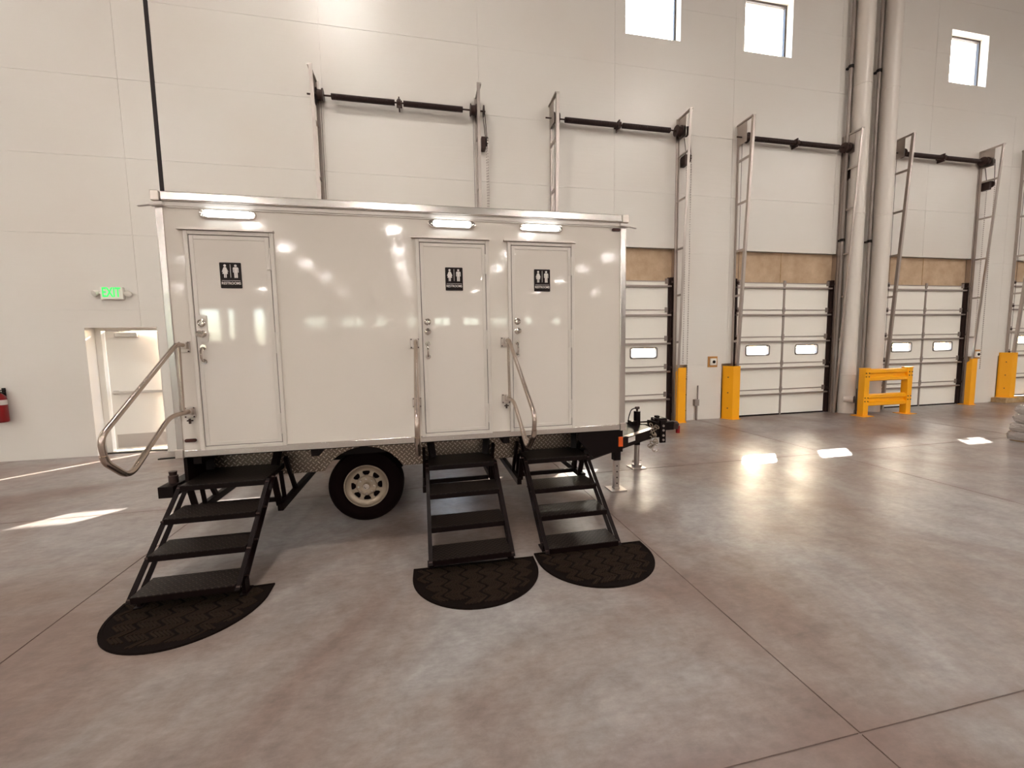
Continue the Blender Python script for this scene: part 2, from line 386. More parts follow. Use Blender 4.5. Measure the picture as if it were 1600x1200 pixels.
def swing(mb):
    ca, sa = math.cos(ang), math.sin(ang)
    mb.v = [(lx0+(x-lx0)*ca-(y-YD)*sa, YD+(x-lx0)*sa+(y-YD)*ca, z) for x, y, z in mb.v]; mb.v = [(x, y+0.05, z) for x, y, z in mb.v]; return mb
obj('door_leaf', swing(B(lx0, lx1, YD, YD+0.045, 0.025, EX[3]-0.065)), m_white, d1)
obj('kick_plate', swing(B(lx0+0.03, lx1-0.03, YD-0.004, YD, 0.06, 0.30)), m_alu2, d1)
mb = MB(); mb.box(lx0+0.05, lx1-0.02, YD-0.06, YD-0.025, 1.02, 1.065); mb.box(lx0+0.05, lx0+0.12, YD-0.03, YD, 1.01, 1.075); mb.box(lx1-0.10, lx1-0.02, YD-0.075, YD, 0.99, 1.095)
obj('panic_bar', swing(mb), m_alu2, d1, bevel=0.006)
mb = MB(); mb.box(lx0+0.16, lx0+0.48, YD-0.07, YD, EX[3]-0.165, EX[3]-0.085)
obj('door_closer', swing(mb), m_alu2, d1, bevel=0.01)
mb = MB(); mb.bar((lx0+0.40, YD-0.05, EX[3]-0.08), (lx0+0.16, YD-0.20, EX[3]-0.075), 0.025, 0.010); mb.bar((lx0+0.16, YD-0.20, EX[3]-0.07), (lx0+0.42, YD-0.035, EX[3]-0.066), 0.022, 0.008)
obj('closer_arm', mb, m_alu2, d1)
obj('threshold', B(EX[0]+0.1, EX[1]-0.05, YD-0.06, YD+0.06, 0.0, 0.012), m_alu2, d1)

s = thing('exit_sign', (-4.966, WY, 2.61), 'lit green exit sign with twin emergency lamp heads above the exit door', 'sign')
obj('housing', B(-5.126, -4.806, WY-0.055, WY, 2.609, 2.808), m_white, s, bevel=0.008)
obj('lettering', text_mesh('EXIT', 0.215, lambda u, w, d: (-4.968+u*0.60, WY-0.0555-d, 2.716+w), 0.004, 0.005), m_green, s)
for sx, x in ((-1, -5.185), (1, -4.745)):
    h = MB().lathe((x, WY-0.03, 2.715), (sx*0.35, -0.85, -0.35), [(0.001, -0.03), (0.035, -0.025), (0.05, 0.03), (0.05, 0.05), (0.001, 0.055)], 16)
    hh = obj('lamp_head', h, m_white, s); mb = MB().cyl((x-sx*0.06, WY-0.03, 2.71), (x, WY-0.03, 2.715), 0.015, 8); obj('swivel', mb, m_white, hh)

e = thing('fire_extinguisher', (-6.60, WY-0.11, 0.66), 'red fire extinguisher hung on the white wall at the left edge', 'extinguisher')
obj('cylinder', MB().lathe((-6.60, WY-0.11, 0.66), (0,0,1), [(0.001, 0), (0.075, 0.0), (0.09, 0.02), (0.09, 0.36), (0.083, 0.41), (0.05, 0.45), (0.028, 0.465), (0.028, 0.48), (0.001, 0.48)], 28), m_red, e)
obj('paper_label', MB().lathe((-6.60, WY-0.11, 0.66), (0,0,1), [(0.0915, 0.28), (0.0915, 0.36)], 28), m_signw, e)
mb = MB(); mb.box(-6.66, -6.50, WY-0.125, WY-0.095, 1.165, 1.18); mb.bar((-6.63, WY-0.11, 1.14), (-6.51, WY-0.11, 1.135), 0.025, 0.012); mb.box(-6.62, -6.58, WY-0.13, WY-0.09, 1.13, 1.17)
obj('valve_handle', mb, m_dark, e)
obj('hose', MB().tube([(-6.62, WY-0.12, 1.15), (-6.68, WY-0.14, 1.13), (-6.71, WY-0.14, 1.0), (-6.705, WY-0.13, 0.8)], 0.011, 8), m_dark, e)
mb = MB(); mb.box(-6.62, -6.58, WY-0.02, WY, 0.95, 1.2); mb.box(-6.61, -6.59, WY-0.10, WY-0.01, 1.12, 1.135); obj('bracket', mb, m_dark, e)

# ------------------------------------------------------------------ dock doors with high-lift tracks
ordn = ['behind the restroom trailer', 'partly hidden by the right end of the trailer', 'between the trailer hitch and the white pipes', 'behind the yellow guard rail', 'cut off by the right edge']
meshes = {}
def shared(key, name, builder, m, parent, origin, **kw):
    if key in meshes: return inst(name, meshes[key], parent, origin)
    mb = builder(); mb.v = [(x+origin[0], y+origin[1], z+origin[2]) for x, y, z in mb.v]
    o = obj(name, mb, m, parent, origin, **kw); meshes[key] = o; return o
SH = 0.615
def section(win):
    mb = MB(); x0, x1, y0, y1 = 0.16, DW-0.16, 0.05, 0.096
    hs = [(0.42, 1.06, 0.185, 0.415), (1.78, 2.42, 0.185, 0.415)] if win else []
    for r_ in rects_minus(x0, x1, 0.003, SH-0.003, hs): mb.box(r_[0], r_[1], y0, y1, r_[2], r_[3])
    return mb
def spring():
    mb = MB(); mb.smooth = True; n = 46; L = 1.06; pr = [(0.028, 0.0)]
    for i in range(n): pr += [(0.044, L*i/n), (0.052, L*(i+0.35)/n), (0.052, L*(i+0.65)/n), (0.044, L*(i+1)/n)]
    pr.append((0.028, L)); mb.lathe((0, 0, 0), (1, 0, 0), pr, 10); return mb
def rrframe(cx_, cz_, w, h, t_, y0, y1):
    o = rrect(cx_-w/2, cx_+w/2, cz_-h/2, cz_+h/2, 0.05); i = rrect(cx_-w/2+t_, cx_+w/2-t_, cz_-h/2+t_, cz_+h/2-t_, 0.04); n = len(o); mb = MB()
    v = [(u, y0, w_) for u, w_ in o]+[(u, y0, w_) for u, w_ in i]+[(u, y1, w_) for u, w_ in o]+[(u, y1, w_) for u, w_ in i]; fs = []
    for k in range(n):
        k2 = (k+1) % n
        fs += [(k, k2, n+k2, n+k), (2*n+k, 3*n+k, 3*n+k2, 2*n+k2), (k, 2*n+k, 2*n+k2, k2), (n+k, n+k2, 3*n+k2, 3*n+k)]
    mb._add(v, fs); return mb
for k, D in enumerate(DOCKS):
    zb = 0.13 if k == 4 else 0.0
    dr = thing('door_%d' % (k+2), (D, WY, zb), 'white sectional dock door with leaning steel tracks, '+ordn[k], kind='structure')
    o0 = lambda x=0, y=0, z=0: (D+x, WY+y, zb+z)
    for i in range(5):
        z = SH*i; win = i == 2
        sec = shared(('sec', win), 'door_section', lambda: section(win), m_white, dr, o0(0, 0, z))
        if win:
            for j, xw in enumerate((0.74, 2.10)):
                shared(('wf', j), 'window_frame', lambda: rrframe(xw, 0.30, 0.66, 0.25, 0.032, 0.036, 0.0975), m_gasket, sec, o0(0, 0, z))
                shared(('wp', j), 'window_pane', lambda: B(xw-0.31, xw+0.31, 0.07, 0.076, 0.19, 0.41), m_glass, sec, o0(0, 0, z))
        st = lambda: MB().box(0.10, DW-0.10, -0.005, 0.05, SH-0.135, SH-0.10)
        shared('strut', 'strut', st, m_strut, dr, o0(0, 0, z))
        shared('lip', 'section_lip', lambda: MB().box(0.16, DW-0.16, 0.036, 0.05, SH-0.016, SH+0.004), m_strut, dr, o0(0, 0, z))
        for j, xh in enumerate((0.165, DW/2-0.03, DW-0.225)):
            shared(('hinge', j), 'hinge', lambda: MB().box(xh, xh+0.06, 0.026, 0.05, SH-0.06, SH+0.05), m_strut, dr, o0(0, 0, z))
        for j, xr_ in enumerate((0.085, DW-0.135)):
            shared(('roller', j), 'roller', lambda: MB().box(xr_, xr_+0.05, -0.035, 0.03, SH-0.05, SH+0.0), m_darkhw, dr, o0(0, 0, z))
    shared('stile', 'centre_stile', lambda: MB().box(DW/2-0.022, DW/2+0.022, 0.032, 0.05, 0, SH*5), m_strut, dr, o0())
    shared('seal', 'bottom_seal', lambda: MB().box(0.16, DW-0.16, 0.035, 0.097, 0.0, 0.03), m_dark, dr, o0())
    # concrete fill beside the door and tracks
    for sx, x in ((0, 0.0), (1, DW)):
        sg = 1 if sx == 0 else -1
        tf = thing('track_frame', o0(x), parent=dr)
        shared(('up', sx), 'wall_angle', lambda: MB().box(min(0, sg*0.05), max(0, sg*0.05), -0.012, 0.09, 0, 6.38).box(min(0, sg*0.008), max(0, sg*0.008), -0.06, -0.012, 0, 6.38), m_galv, tf, o0(x))
        shared(('vt', sx), 'vertical_track', lambda: MB().box(min(sg*0.055, sg*0.15), max(sg*0.055, sg*0.15), 0.05, 0.096, 0, 3.15).box(min(sg*0.055, sg*0.062), max(sg*0.055, sg*0.062), 0.0, 0.05, 0, 3.15).box(min(sg*0.10, sg*0.108), max(sg*0.10, sg*0.108), 0.01, 0.05, 0, 3.15), m_darkhw, tf, o0(x))  # galvanised channel in dark steel: the shade beside the leaf is in its colour
        TY = lambda z: -0.10-0.32*z/6.38
        def track():
            mb = MB()
            for dx, w, h in ((0.0, 0.006, 0.055), (sg*0.027, 0.05, 0.006)):
                mb.bar((dx, TY(0)+(-0.027 if h < 0.01 else 0), 0.0), (dx, TY(6.40)+(-0.027 if h < 0.01 else 0), 6.40), w if h > 0.01 else 0.055, h, (0, 1, 0))
            return mb
        shared(('tr', sx), 'inclined_track', track, m_galv, tf, o0(x))
        for q, z in enumerate((0.75, 1.75, 2.75, 3.72, 4.72, 5.62)):
            shared(('tie', sx, q), 'tie_bracket', lambda: MB().bar((0, 0.0, z), (0, TY(z), z), 0.008, 0.045).box(min(0, sg*0.03), max(0, sg*0.03), TY(z)-0.01, 0.0, z-0.022, z-0.016), m_galv, tf, o0(x))
        shared(('top', sx), 'top_tie', lambda: MB().bar((0, 0.02, 6.375), (0, TY(6.4)-0.03, 6.385), 0.05, 0.03), m_galv, tf, o0(x))
        shared(('bp', sx), 'bearing_plate', lambda: MB().box(-0.004, 0.004, -0.27, 0.0, 5.95, 6.36), m_galv, tf, o0(x))
        drum = lambda: MB().lathe((sg*0.03, -0.13, 6.09), (sg, 0, 0), [(0.02, 0), (0.11, 0), (0.11, 0.012), (0.085, 0.02), (0.08, 0.09), (0.105, 0.10), (0.105, 0.115), (0.02, 0.115)], 20)
        shared(('drum', sx), 'cable_drum', drum, m_darkhw, tf, o0(x))
        shared(('cable', sx), 'lift_cable', lambda: MB().cyl((sg*0.08, -0.05, 0.2), (sg*0.08, -0.05, 6.09), 0.004, 5), m_darkhw, tf, o0(x))
    tor = thing('torsion_assembly', o0(0, -0.13, 6.09), parent=dr)
    shared('shaft', 'shaft', lambda: MB().cyl((-0.12, 0, 0), (DW+0.14, 0, 0), 0.014, 10), m_darkhw, tor, o0(0, -0.13, 6.09))
    for x in (0.27, 1.48): shared('spring', 'spring', spring, m_spring, tor, o0(x, -0.13, 6.085))
    shared('cb', 'centre_bracket', lambda: MB().box(-0.012, 0.012, -0.03, 0.13, -0.09, 0.09).box(-0.05, 0.05, 0.118, 0.13, -0.02, 0.11).cyl((-0.03, 0, 0), (0.03, 0, 0), 0.062, 14), m_darkhw, tor, o0(1.405, -0.13, 6.09))
    ho = thing('chain_hoist', o0(DW+0.10, -0.13, 5.55), parent=dr)
    shared('sp1', 'sprocket', lambda: MB().lathe((0, 0, 0.54), (1, 0, 0), [(0.01, 0), (0.10, 0), (0.10, 0.012), (0.01, 0.012)], 20), m_darkhw, ho, o0(DW+0.10, -0.13, 5.55))
    shared('hoi', 'reduction_gear', lambda: MB().box(-0.05, 0.03, -0.05, 0.12, -0.13, 0.07).lathe((0.04, -0.02, 0), (1, 0, 0), [(0.01, 0), (0.08, 0), (0.08, 0.03), (0.01, 0.03)], 16), m_darkhw, ho, o0(DW+0.10, -0.13, 5.55))
    shared('chd', 'drive_chain', lambda: MB().cyl((0.006, -0.095, 0.54), (0.05, -0.09, 0.0), 0.007, 6).cyl((0.006, 0.095, 0.54), (0.05, 0.05, 0.0), 0.007, 6), m_darkhw, ho, o0(DW+0.10, -0.13, 5.55))
    def chain():
        mb = MB(); mb.smooth = True
        for yy in (-0.10, 0.05):
            z = 0.0
            while z > -4.6:
                mb.ball((0.055, yy, z), 0.011, 5, 1.5); z -= 0.05
        return mb
    tag(shared('hc', 'hand_chain', chain, m_galv, ho, o0(DW+0.10, -0.13, 5.55)), kind='stuff')

# track guards
def guard(x, sg, zb, label):
    # sg +1: guard left of a door (plate wraps to the right), -1: right of a door
    g_ = thing('track_guard', (x, WY-0.1, zb), label, 'guard', 'yellow guards at the foot of the dock door tracks')
    poly = [(-0.15, 0.018), (-0.15, -0.02), (-0.05, -0.20), (0.13, -0.20), (0.13, -0.09)]
    th = 0.009
    def off(p, i):
        a = Vector(p[max(i-1, 0)]); b = Vector(p[min(i+1, len(p)-1)]); d = (b-a).normalized(); return Vector((-d.y, d.x))*th
    def P3(u, v, z): return (x+sg*u, WY-0.02+v, z)
    mb = MB(); n = len(poly); vs_ = []
    tops = [1.20, 1.20, 1.20, 1.20, 1.10]
    for i, p in enumerate(poly):
        o = off(poly, i)
        for (u, v) in (p, (p[0]+o.x, p[1]+o.y)):
            vs_ += [P3(u, v, zb+0.012), P3(u, v, zb+tops[i])]
    fs = []
    for i in range(n-1):
        a, b = i*4, (i+1)*4
        fs += [(a, b, b+1, a+1), (a+2, a+3, b+3, b+2), (a+1, b+1, b+3, a+3), (a, a+2, b+2, b)]
    fs += [(0, 1, 3, 2), ((n-1)*4, (n-1)*4+2, (n-1)*4+3, (n-1)*4+1)]
    mb._add(vs_, fs); obj('guard_plate', mb, m_yellow, g_)
    mb = MB(); mb.prism([(-0.17, 0.018), (-0.17, -0.03), (-0.06, -0.23), (0.16, -0.23), (0.16, 0.018)], lambda u, v, d: (x+sg*u, WY-0.02+v, d), zb, zb+0.012); obj('base_plate', mb, m_yellow, g_)
    for z in (0.25, 0.6, 0.95): obj('bolt', MB().cyl((x-sg*0.10, WY-0.13, zb+z), (x-sg*0.118, WY-0.14, zb+z), 0.012, 8), m_darkhw, g_)
guard(DOCKS[1]+DW+0.09, -1, 0, 'yellow track guard nearest the trailer hitch, right of its door')
guard(DOCKS[2]-0.06, 1, 0, 'yellow track guard beside the small tan button box on the wall pier')
guard(DOCKS[3]+DW+0.03, -1, 0, 'slim yellow track guard right of the door behind the guard rail')
guard(DOCKS[4]-0.06, 1, 0.13, 'yellow track guard standing on the low tan curb at far right')
cb = thing('curb_block', (15.1, WY, 0), 'low tan concrete curb under the last track guard', 'curb')
for i, (a, b) in enumerate(((14.96, 15.62), (15.63, 16.6), (16.61, 18.2))): obj('block', B(a, b, WY-0.30-0.01*i, WY-0.003, 0, 0.128), m_sill, cb, bevel=0.012)

# wall boxes and conduit
for x, lb in ((6.36, 'small tan button box on the pier left of the third dock door'), (14.30, 'small tan button box on the pier by the slim yellow guard')):
    b_ = thing('button_box', (x, WY, 1.30), lb, 'box', 'tan button boxes on the wall piers')
    obj('cover_plate', B(x-0.12, x+0.12, WY-0.012, WY, 1.18, 1.42), m_tan, b_)
    obj('switch_body', B(x-0.075, x+0.075, WY-0.05, WY-0.012, 1.225, 1.375), m_white, b_, bevel=0.006)
    obj('button', MB().cyl((x, WY-0.05, 1.30), (x, WY-0.066, 1.30), 0.034, 14), m_dark, b_)
c_ = thing('conduit_stub', (5.96, WY-0.04, 0), 'short grey conduit with a junction box low on the wall pier', 'conduit')
obj('conduit', MB().cyl((5.955, WY-0.04, 0), (5.955, WY-0.04, 0.36), 0.024, 10).cyl((5.985, WY-0.03, 0.36), (5.985, WY-0.03, 0.78), 0.014, 8), m_cond, c_)
obj('junction_box', B(5.885, 5.995, WY-0.08, WY, 0.33, 0.47), m_cond, c_, bevel=0.005)

# pipes
for k, (x, lb) in enumerate(((9.87, 'white vertical drain pipe nearer the third dock door'), (10.66, 'white vertical drain pipe nearer the yellow guard rail'))):
    p_ = thing('drain_pipe', (x, WY-0.20, 0), lb, 'pipe', 'white drain pipes on the wall')
    obj('pipe', MB().cyl((x, WY-0.20, 0), (x, WY-0.20, ZC), 0.165, 28), m_pipe, p_)
    for z in (0.9, 4.6, 7.4): obj('coupling_band', MB().lathe((x, WY-0.20, z), (0,0,1), [(0.166, 0), (0.172, 0.004), (0.172, 0.036), (0.166, 0.04)], 28), m_pipe, p_)
    if k == 0:
        cl_ = obj('cleanout', MB().cyl((9.74, WY-0.27, 0.345), (9.84, WY-0.44, 0.345), 0.075, 18), m_pipe, p_)
        obj('cleanout_cap', MB().lathe((9.84, WY-0.44, 0.345), (0.507, -0.862, 0), [(0.075, -0.02), (0.086, -0.015), (0.086, 0.0), (0.07, 0.006), (0.001, 0.006)], 18), m_darkhw, cl_)
        obj('cleanout_chain', MB().cyl((9.90, WY-0.43, 0.0), (9.90, WY-0.43, 0.60), 0.008, 6), m_darkhw, cl_)
    g2 = thing('conduit_run', (x-0.225, WY-0.10, 0), 'thin grey conduit clamped beside the %s white drain pipe' % ('left-hand', 'right-hand')[k], 'conduit', 'grey conduits beside the drain pipes')
    obj('conduit', MB().cyl((x-0.225, WY-0.10, 0), (x-0.225, WY-0.10, ZC), 0.036, 12), m_cond, g2)
    for z in (4.05, 7.85):
        mb = MB(); mb.lathe((x-0.225, WY-0.10, z), (0,0,1), [(0.036, -0.03), (0.052, -0.03), (0.052, 0.03), (0.036, 0.03)], 12); mb.box(x-0.25, x-0.20, WY-0.07, WY, z-0.02, z+0.02); obj('clamp', mb, m_dark, g2)

# guard rail
b_ = thing('guard_rail', (10.35, 3.74, 0), 'yellow two-rail steel guard barrier in front of the white pipes', 'barrier')
for x in (9.69, 10.93):
    po = obj('post', B(x, x+0.14, 3.68, 3.82, 0.012, 1.07), m_yellow, b_, bevel=0.006)
    obj('post_cap', B(x-0.008, x+0.148, 3.672, 3.828, 1.07, 1.095), m_yellow, po, bevel=0.006)
    obj('base_plate', B(x-0.08, x+0.22, 3.60, 3.90, 0, 0.012), m_yellow, po)
    for zz in (0.98, 0.90, 0.42, 0.34):
        for dx in (0.03, 0.11): obj('bolt', MB().cyl((x+dx, 3.68, zz), (x+dx, 3.668, zz), 0.012, 8), m_darkhw, po)
for z0 in (0.79, 0.22):
    pr = [(0.0, 0.0), (-0.055, 0.02), (-0.055, 0.085), (-0.008, 0.115), (-0.008, 0.165), (-0.055, 0.195), (-0.055, 0.255), (0.0, 0.28), (0.012, 0.28), (0.012, 0.0)]
    obj('rail', MB().prism(pr, lambda u, v, d: (d, 3.75+u, z0+v), 9.82, 10.94), m_yellow, b_)

# wrapped stack at the right edge
w = thing('wrapped_stack', (10.2, 0.7, 0), 'low stack of bundles in shiny stretch wrap at right edge', 'pallet')
for i in range(4):
    z0 = 0.02+0.145*i; mb = MB(); mb.smooth = True; pr = []
    x0, x1, y0, y1 = 9.60+0.02*random.random()+0.012*i, 10.75, 0.15, 1.25-0.02*random.random()-0.012*i; N = 14; L = 5; vs_ = []
    per = rrect(x0, x1, y0, y1, 0.06, 3); dense = []
    for (u0, v0), (u1, v1) in zip(per, per[1:]+per[:1]):
        m_ = max(1, int(math.hypot(u1-u0, v1-v0)/0.06)); dense += [(u0+(u1-u0)*k_/m_, v0+(v1-v0)*k_/m_) for k_ in range(m_)]
    per = dense
    for j in range(L+1):
        b = math.sin(math.pi*j/L)*0.022
        for (u, v) in per:
            cxm, cym = (x0+x1)/2, (y0+y1)/2; f_ = 1+(b+random.uniform(-0.016, 0.016))/0.55
            vs_.append((cxm+(u-cxm)*f_, cym+(v-cym)*f_, z0+0.14*j/L+random.uniform(-0.006, 0.006)))
    n = len(per); fs = [(j*n+a, j*n+(a+1) % n, (j+1)*n+(a+1) % n, (j+1)*n+a) for j in range(L) for a in range(n)]
    fs += [tuple(reversed(range(n))), tuple(L*n+a for a in range(n))]
    mb._add(vs_, fs); obj('bundle', mb, m_wrap, w, sharp=0.5)
obj('slip_sheet', B(9.62, 10.74, 0.17, 1.22, 0, 0.022), m_sill, w)

# ------------------------------------------------------------------ restroom trailer
T = thing('restroom_trailer', (0, 1.3, 0), 'white three-door restroom trailer with black fold-out steps', 'trailer')
TD = 2.6
obj('body', B(-1.905, 1.882, 0.0, TD, 0.93, 2.86), m_gel, T)
obj('roof', B(-1.95, 1.94, 0.0, TD, 2.86, 2.93), m_alu2, T)
for x0, x1 in ((-1.955, -1.905), (1.882, 1.942)):
    for y0, y1 in ((-0.012, 0.06), (TD-0.06, TD+0.012)): obj('corner_post', B(x0, x1, y0, y1, 0.93, 2.84), m_alu, T, bevel=0.006)
rail_b = obj('bottom_rail', B(-1.905, 1.885, -0.018, 0.03, 0.878, 0.935), m_alu, T, bevel=0.004)
for x0, x1 in ((-1.965, -1.907), (1.887, 1.952)): obj('corner_block', B(x0, x1, -0.024, 0.06, 0.872, 0.945), m_alu2, T, bevel=0.004)
obj('top_rail', B(-1.905, 1.885, -0.035, 0.04, 2.872, 2.94), m_alu, T, bevel=0.008)
for x0, x1 in ((-1.968, -1.909), (1.889, 1.955)): obj('rail_end_cap', B(x0, x1, -0.040, 0.045, 2.868, 2.943), m_alu2, T, bevel=0.006)
obj('drip_trim', MB().box(-1.89, 1.87, -0.016, 0.0, 2.838, 2.872).box(-1.88, 1.86, -0.010, 0.0, 2.826, 2.838), m_frame, T, bevel=0.003)
for sx, x in ((-1, -1.935), (1, 1.915)):
    mb = MB(); mb.bar((x-sx*0.05, -0.03, 2.848), (x+sx*0.035, -0.03, 2.838), 0.04, 0.026); mb.bar((x+sx*0.02, -0.03, 2.838), (x+sx*0.12, -0.03, 2.822), 0.03, 0.008); obj('gutter_spout', mb, m_signw, T, bevel=0.004)
for x, z, w_ in ((1.838, 2.806, 0.085), (-1.852, 1.012, 0.085)):
    obj('marker_light', MB().prism(rrect(x-w_/2, x+w_/2, z-0.014, z+0.014, 0.0135), XZ, -0.016, 0.0), m_marker, T, bevel=0.003)
# doors
DZ0, DZ1 = 0.925, 2.662
doors = (-1.780, -0.030, 0.778); DWD = 0.637; which = ('left', 'middle', 'right')
def figure(cx_, cz_, s, woman):
    f = MB(); f.prism(arc(cx_, cz_+0.040*s, 0.0085*s, 0, 2*math.pi, 14)[:-1], XZ, -0.0165, -0.014)
    if woman: pl = [(-0.006, 0.029), (0.006, 0.029), (0.010, 0.024), (0.021, -0.004), (0.016, -0.006), (0.012, 0.004), (0.018, -0.019), (0.0085, -0.019), (0.0085, -0.046), (0.0015, -0.046), (0.0015, -0.019), (-0.0015, -0.019), (-0.0015, -0.046), (-0.0085, -0.046), (-0.0085, -0.019), (-0.018, -0.019), (-0.012, 0.004), (-0.016, -0.006), (-0.021, -0.004), (-0.010, 0.024)]
    else: pl = [(-0.013, 0.029), (0.013, 0.029), (0.018, 0.023), (0.018, -0.008), (0.0135, -0.008), (0.0135, 0.016), (0.011, 0.016), (0.011, -0.046), (0.0012, -0.046), (0.0012, -0.010), (-0.0012, -0.010), (-0.0012, -0.046), (-0.011, -0.046), (-0.011, 0.016), (-0.0135, 0.016), (-0.0135, -0.008), (-0.018, -0.008), (-0.018, 0.023)]
    f.prism([(cx_+u*s, cz_+v*s) for u, v in pl], XZ, -0.0165, -0.014); return f
for i, dx in enumerate(doors):
    x0, x1 = dx, dx+DWD
    fr = MB(); tw = 0.030
    for r_ in ((x0, x0+tw, DZ0, DZ1), (x1-tw, x1, DZ0, DZ1), (x0+tw, x1-tw, DZ0, DZ0+tw), (x0+tw, x1-tw, DZ1-tw, DZ1)): fr.box(r_[0], r_[1], -0.020, 0.0, r_[2], r_[3])
    obj('door_frame', fr, m_frame, T, bevel=0.004)
    a, b, c, d = x0+0.036, x1-0.036, DZ0+0.036, DZ1-0.036
    dr = obj('door', B(a, b, -0.010, 0.002, c, d), m_doorgel, T); dr['label'] = '%s white restroom door' % which[i]
    mb = MB(); e_ = 0.030
    for r_ in ((a, a+e_, c, d), (b-e_, b, c, d), (a+e_, b-e_, c, c+e_), (a+e_, b-e_, d-e_, d)): mb.box(r_[0], r_[1], -0.0145, -0.0095, r_[2], r_[3])
    obj('door_edge_trim', mb, m_frame, dr, bevel=0.003)
    mb = MB()
    for r_ in ((x0+tw, x0+0.036, DZ0+tw, DZ1-tw), (x1-0.036, x1-tw, DZ0+tw, DZ1-tw), (x0+tw, x1-tw, DZ0+tw, DZ0+0.036), (x0+tw, x1-tw, DZ1-0.036, DZ1-tw)): mb.box(r_[0], r_[1], -0.008, 0.001, r_[2], r_[3])
    obj('door_seal', mb, m_gasket, dr)
    obj('drip_cap', B(x0-0.035, x1+0.006, -0.040, 0.0, DZ1+0.001, DZ1+0.013), m_alu2, T)
    for z in (2.37, 1.70, 1.03): obj('hinge', MB().box(x1-0.058, x1-0.008, -0.0235, -0.009, z, z+0.17).cyl((x1-0.034, -0.024, z), (x1-0.034, -0.024, z+0.17), 0.007, 8), m_frame, dr)
    hx = x0+0.080
    obj('lock_plate', MB().prism(rrect(hx-0.036, hx+0.036, 1.80, 2.01, 0.01), XZ, -0.0165, -0.009), m_frame, dr)
    obj('deadbolt', MB().lathe((hx, -0.0165, 1.948), (0, -1, 0), [(0.030, 0), (0.030, 0.012), (0.026, 0.016), (0.021, 0.012), (0.017, 0.016), (0.001, 0.017)], 20), m_chrome, dr)
    obj('knob', MB().lathe((hx, -0.0165, 1.862), (0, -1, 0), [(0.029, 0), (0.029, 0.006), (0.012, 0.010), (0.012, 0.028), (0.026, 0.036), (0.029, 0.048), (0.022, 0.060), (0.001, 0.064)], 20), m_chrome, dr)
    mb = MB().tube([(hx-0.004, -0.012, 1.755), (hx-0.004, -0.045, 1.748), (hx-0.004, -0.058, 1.725), (hx-0.004, -0.058, 1.675), (hx-0.004, -0.045, 1.652), (hx-0.004, -0.012, 1.645)], 0.009, 8)
    for z in (1.757, 1.643): mb.cyl((hx-0.004, -0.015, z), (hx-0.004, -0.0215, z), 0.022, 12)
    obj('pull_handle', mb, m_chrome, dr)
    # sign
    sx0 = (-1.546, 0.217, 1.024)[i]; sz0 = 2.222; sc = sx0+0.0765
    sg = obj('restroom_sign', MB().prism(rrect(sx0, sx0+0.153, sz0, sz0+0.200, 0.006), XZ, -0.014, -0.0095), m_sign, T); sg['label'] = 'dark sign with two white figures on the %s door' % which[i]
    obj('woman_figure', figure(sc-0.038, sz0+0.132, 1.10, True), m_signw, sg)
    obj('man_figure', figure(sc+0.038, sz0+0.132, 1.10, False), m_signw, sg)
    obj('divider', B(sc-0.0014, sc+0.0014, -0.016, -0.014, sz0+0.083, sz0+0.186), m_signw, sg)
    obj('rule_line', B(sx0+0.010, sx0+0.143, -0.016, -0.014, sz0+0.058, sz0+0.0605), m_signw, sg)
    obj('lettering', text_mesh('RESTROOMS', 0.0285, lambda u, w_, d: (sc+u*0.86, -0.014-d, sz0+0.038+w_), 0.002, 0.0004), m_signw, sg)
    mb = MB()
    for j in range(11): mb.ball((sc-0.035+0.007*j, -0.0145, sz0+0.014+0.004*(j % 2)), 0.0016, 6)
    obj('braille', mb, m_sign, sg, kind='stuff')
    # porch light
    lx = (-1.457, 0.290, 1.096)[i]; lz = 2.791
    pl = obj('porch_light', MB().prism(rrect(lx-0.203, lx+0.203, lz-0.033, lz+0.033, 0.0325, 8), XZ, -0.022, 0.0), m_chrome, T, bevel=0.006); pl['label'] = 'lit chrome porch light above the %s door' % which[i]
    obj('lens', MB().prism(rrect(lx-0.165, lx+0.165, lz-0.024, lz+0.024, 0.022, 6), XZ, -0.042, -0.022), m_porch, pl, bevel=0.010)
    for sx in (-1, 1): obj('screw', MB().ball((lx+sx*0.183, -0.023, lz), 0.008, 8), m_chrome, pl)
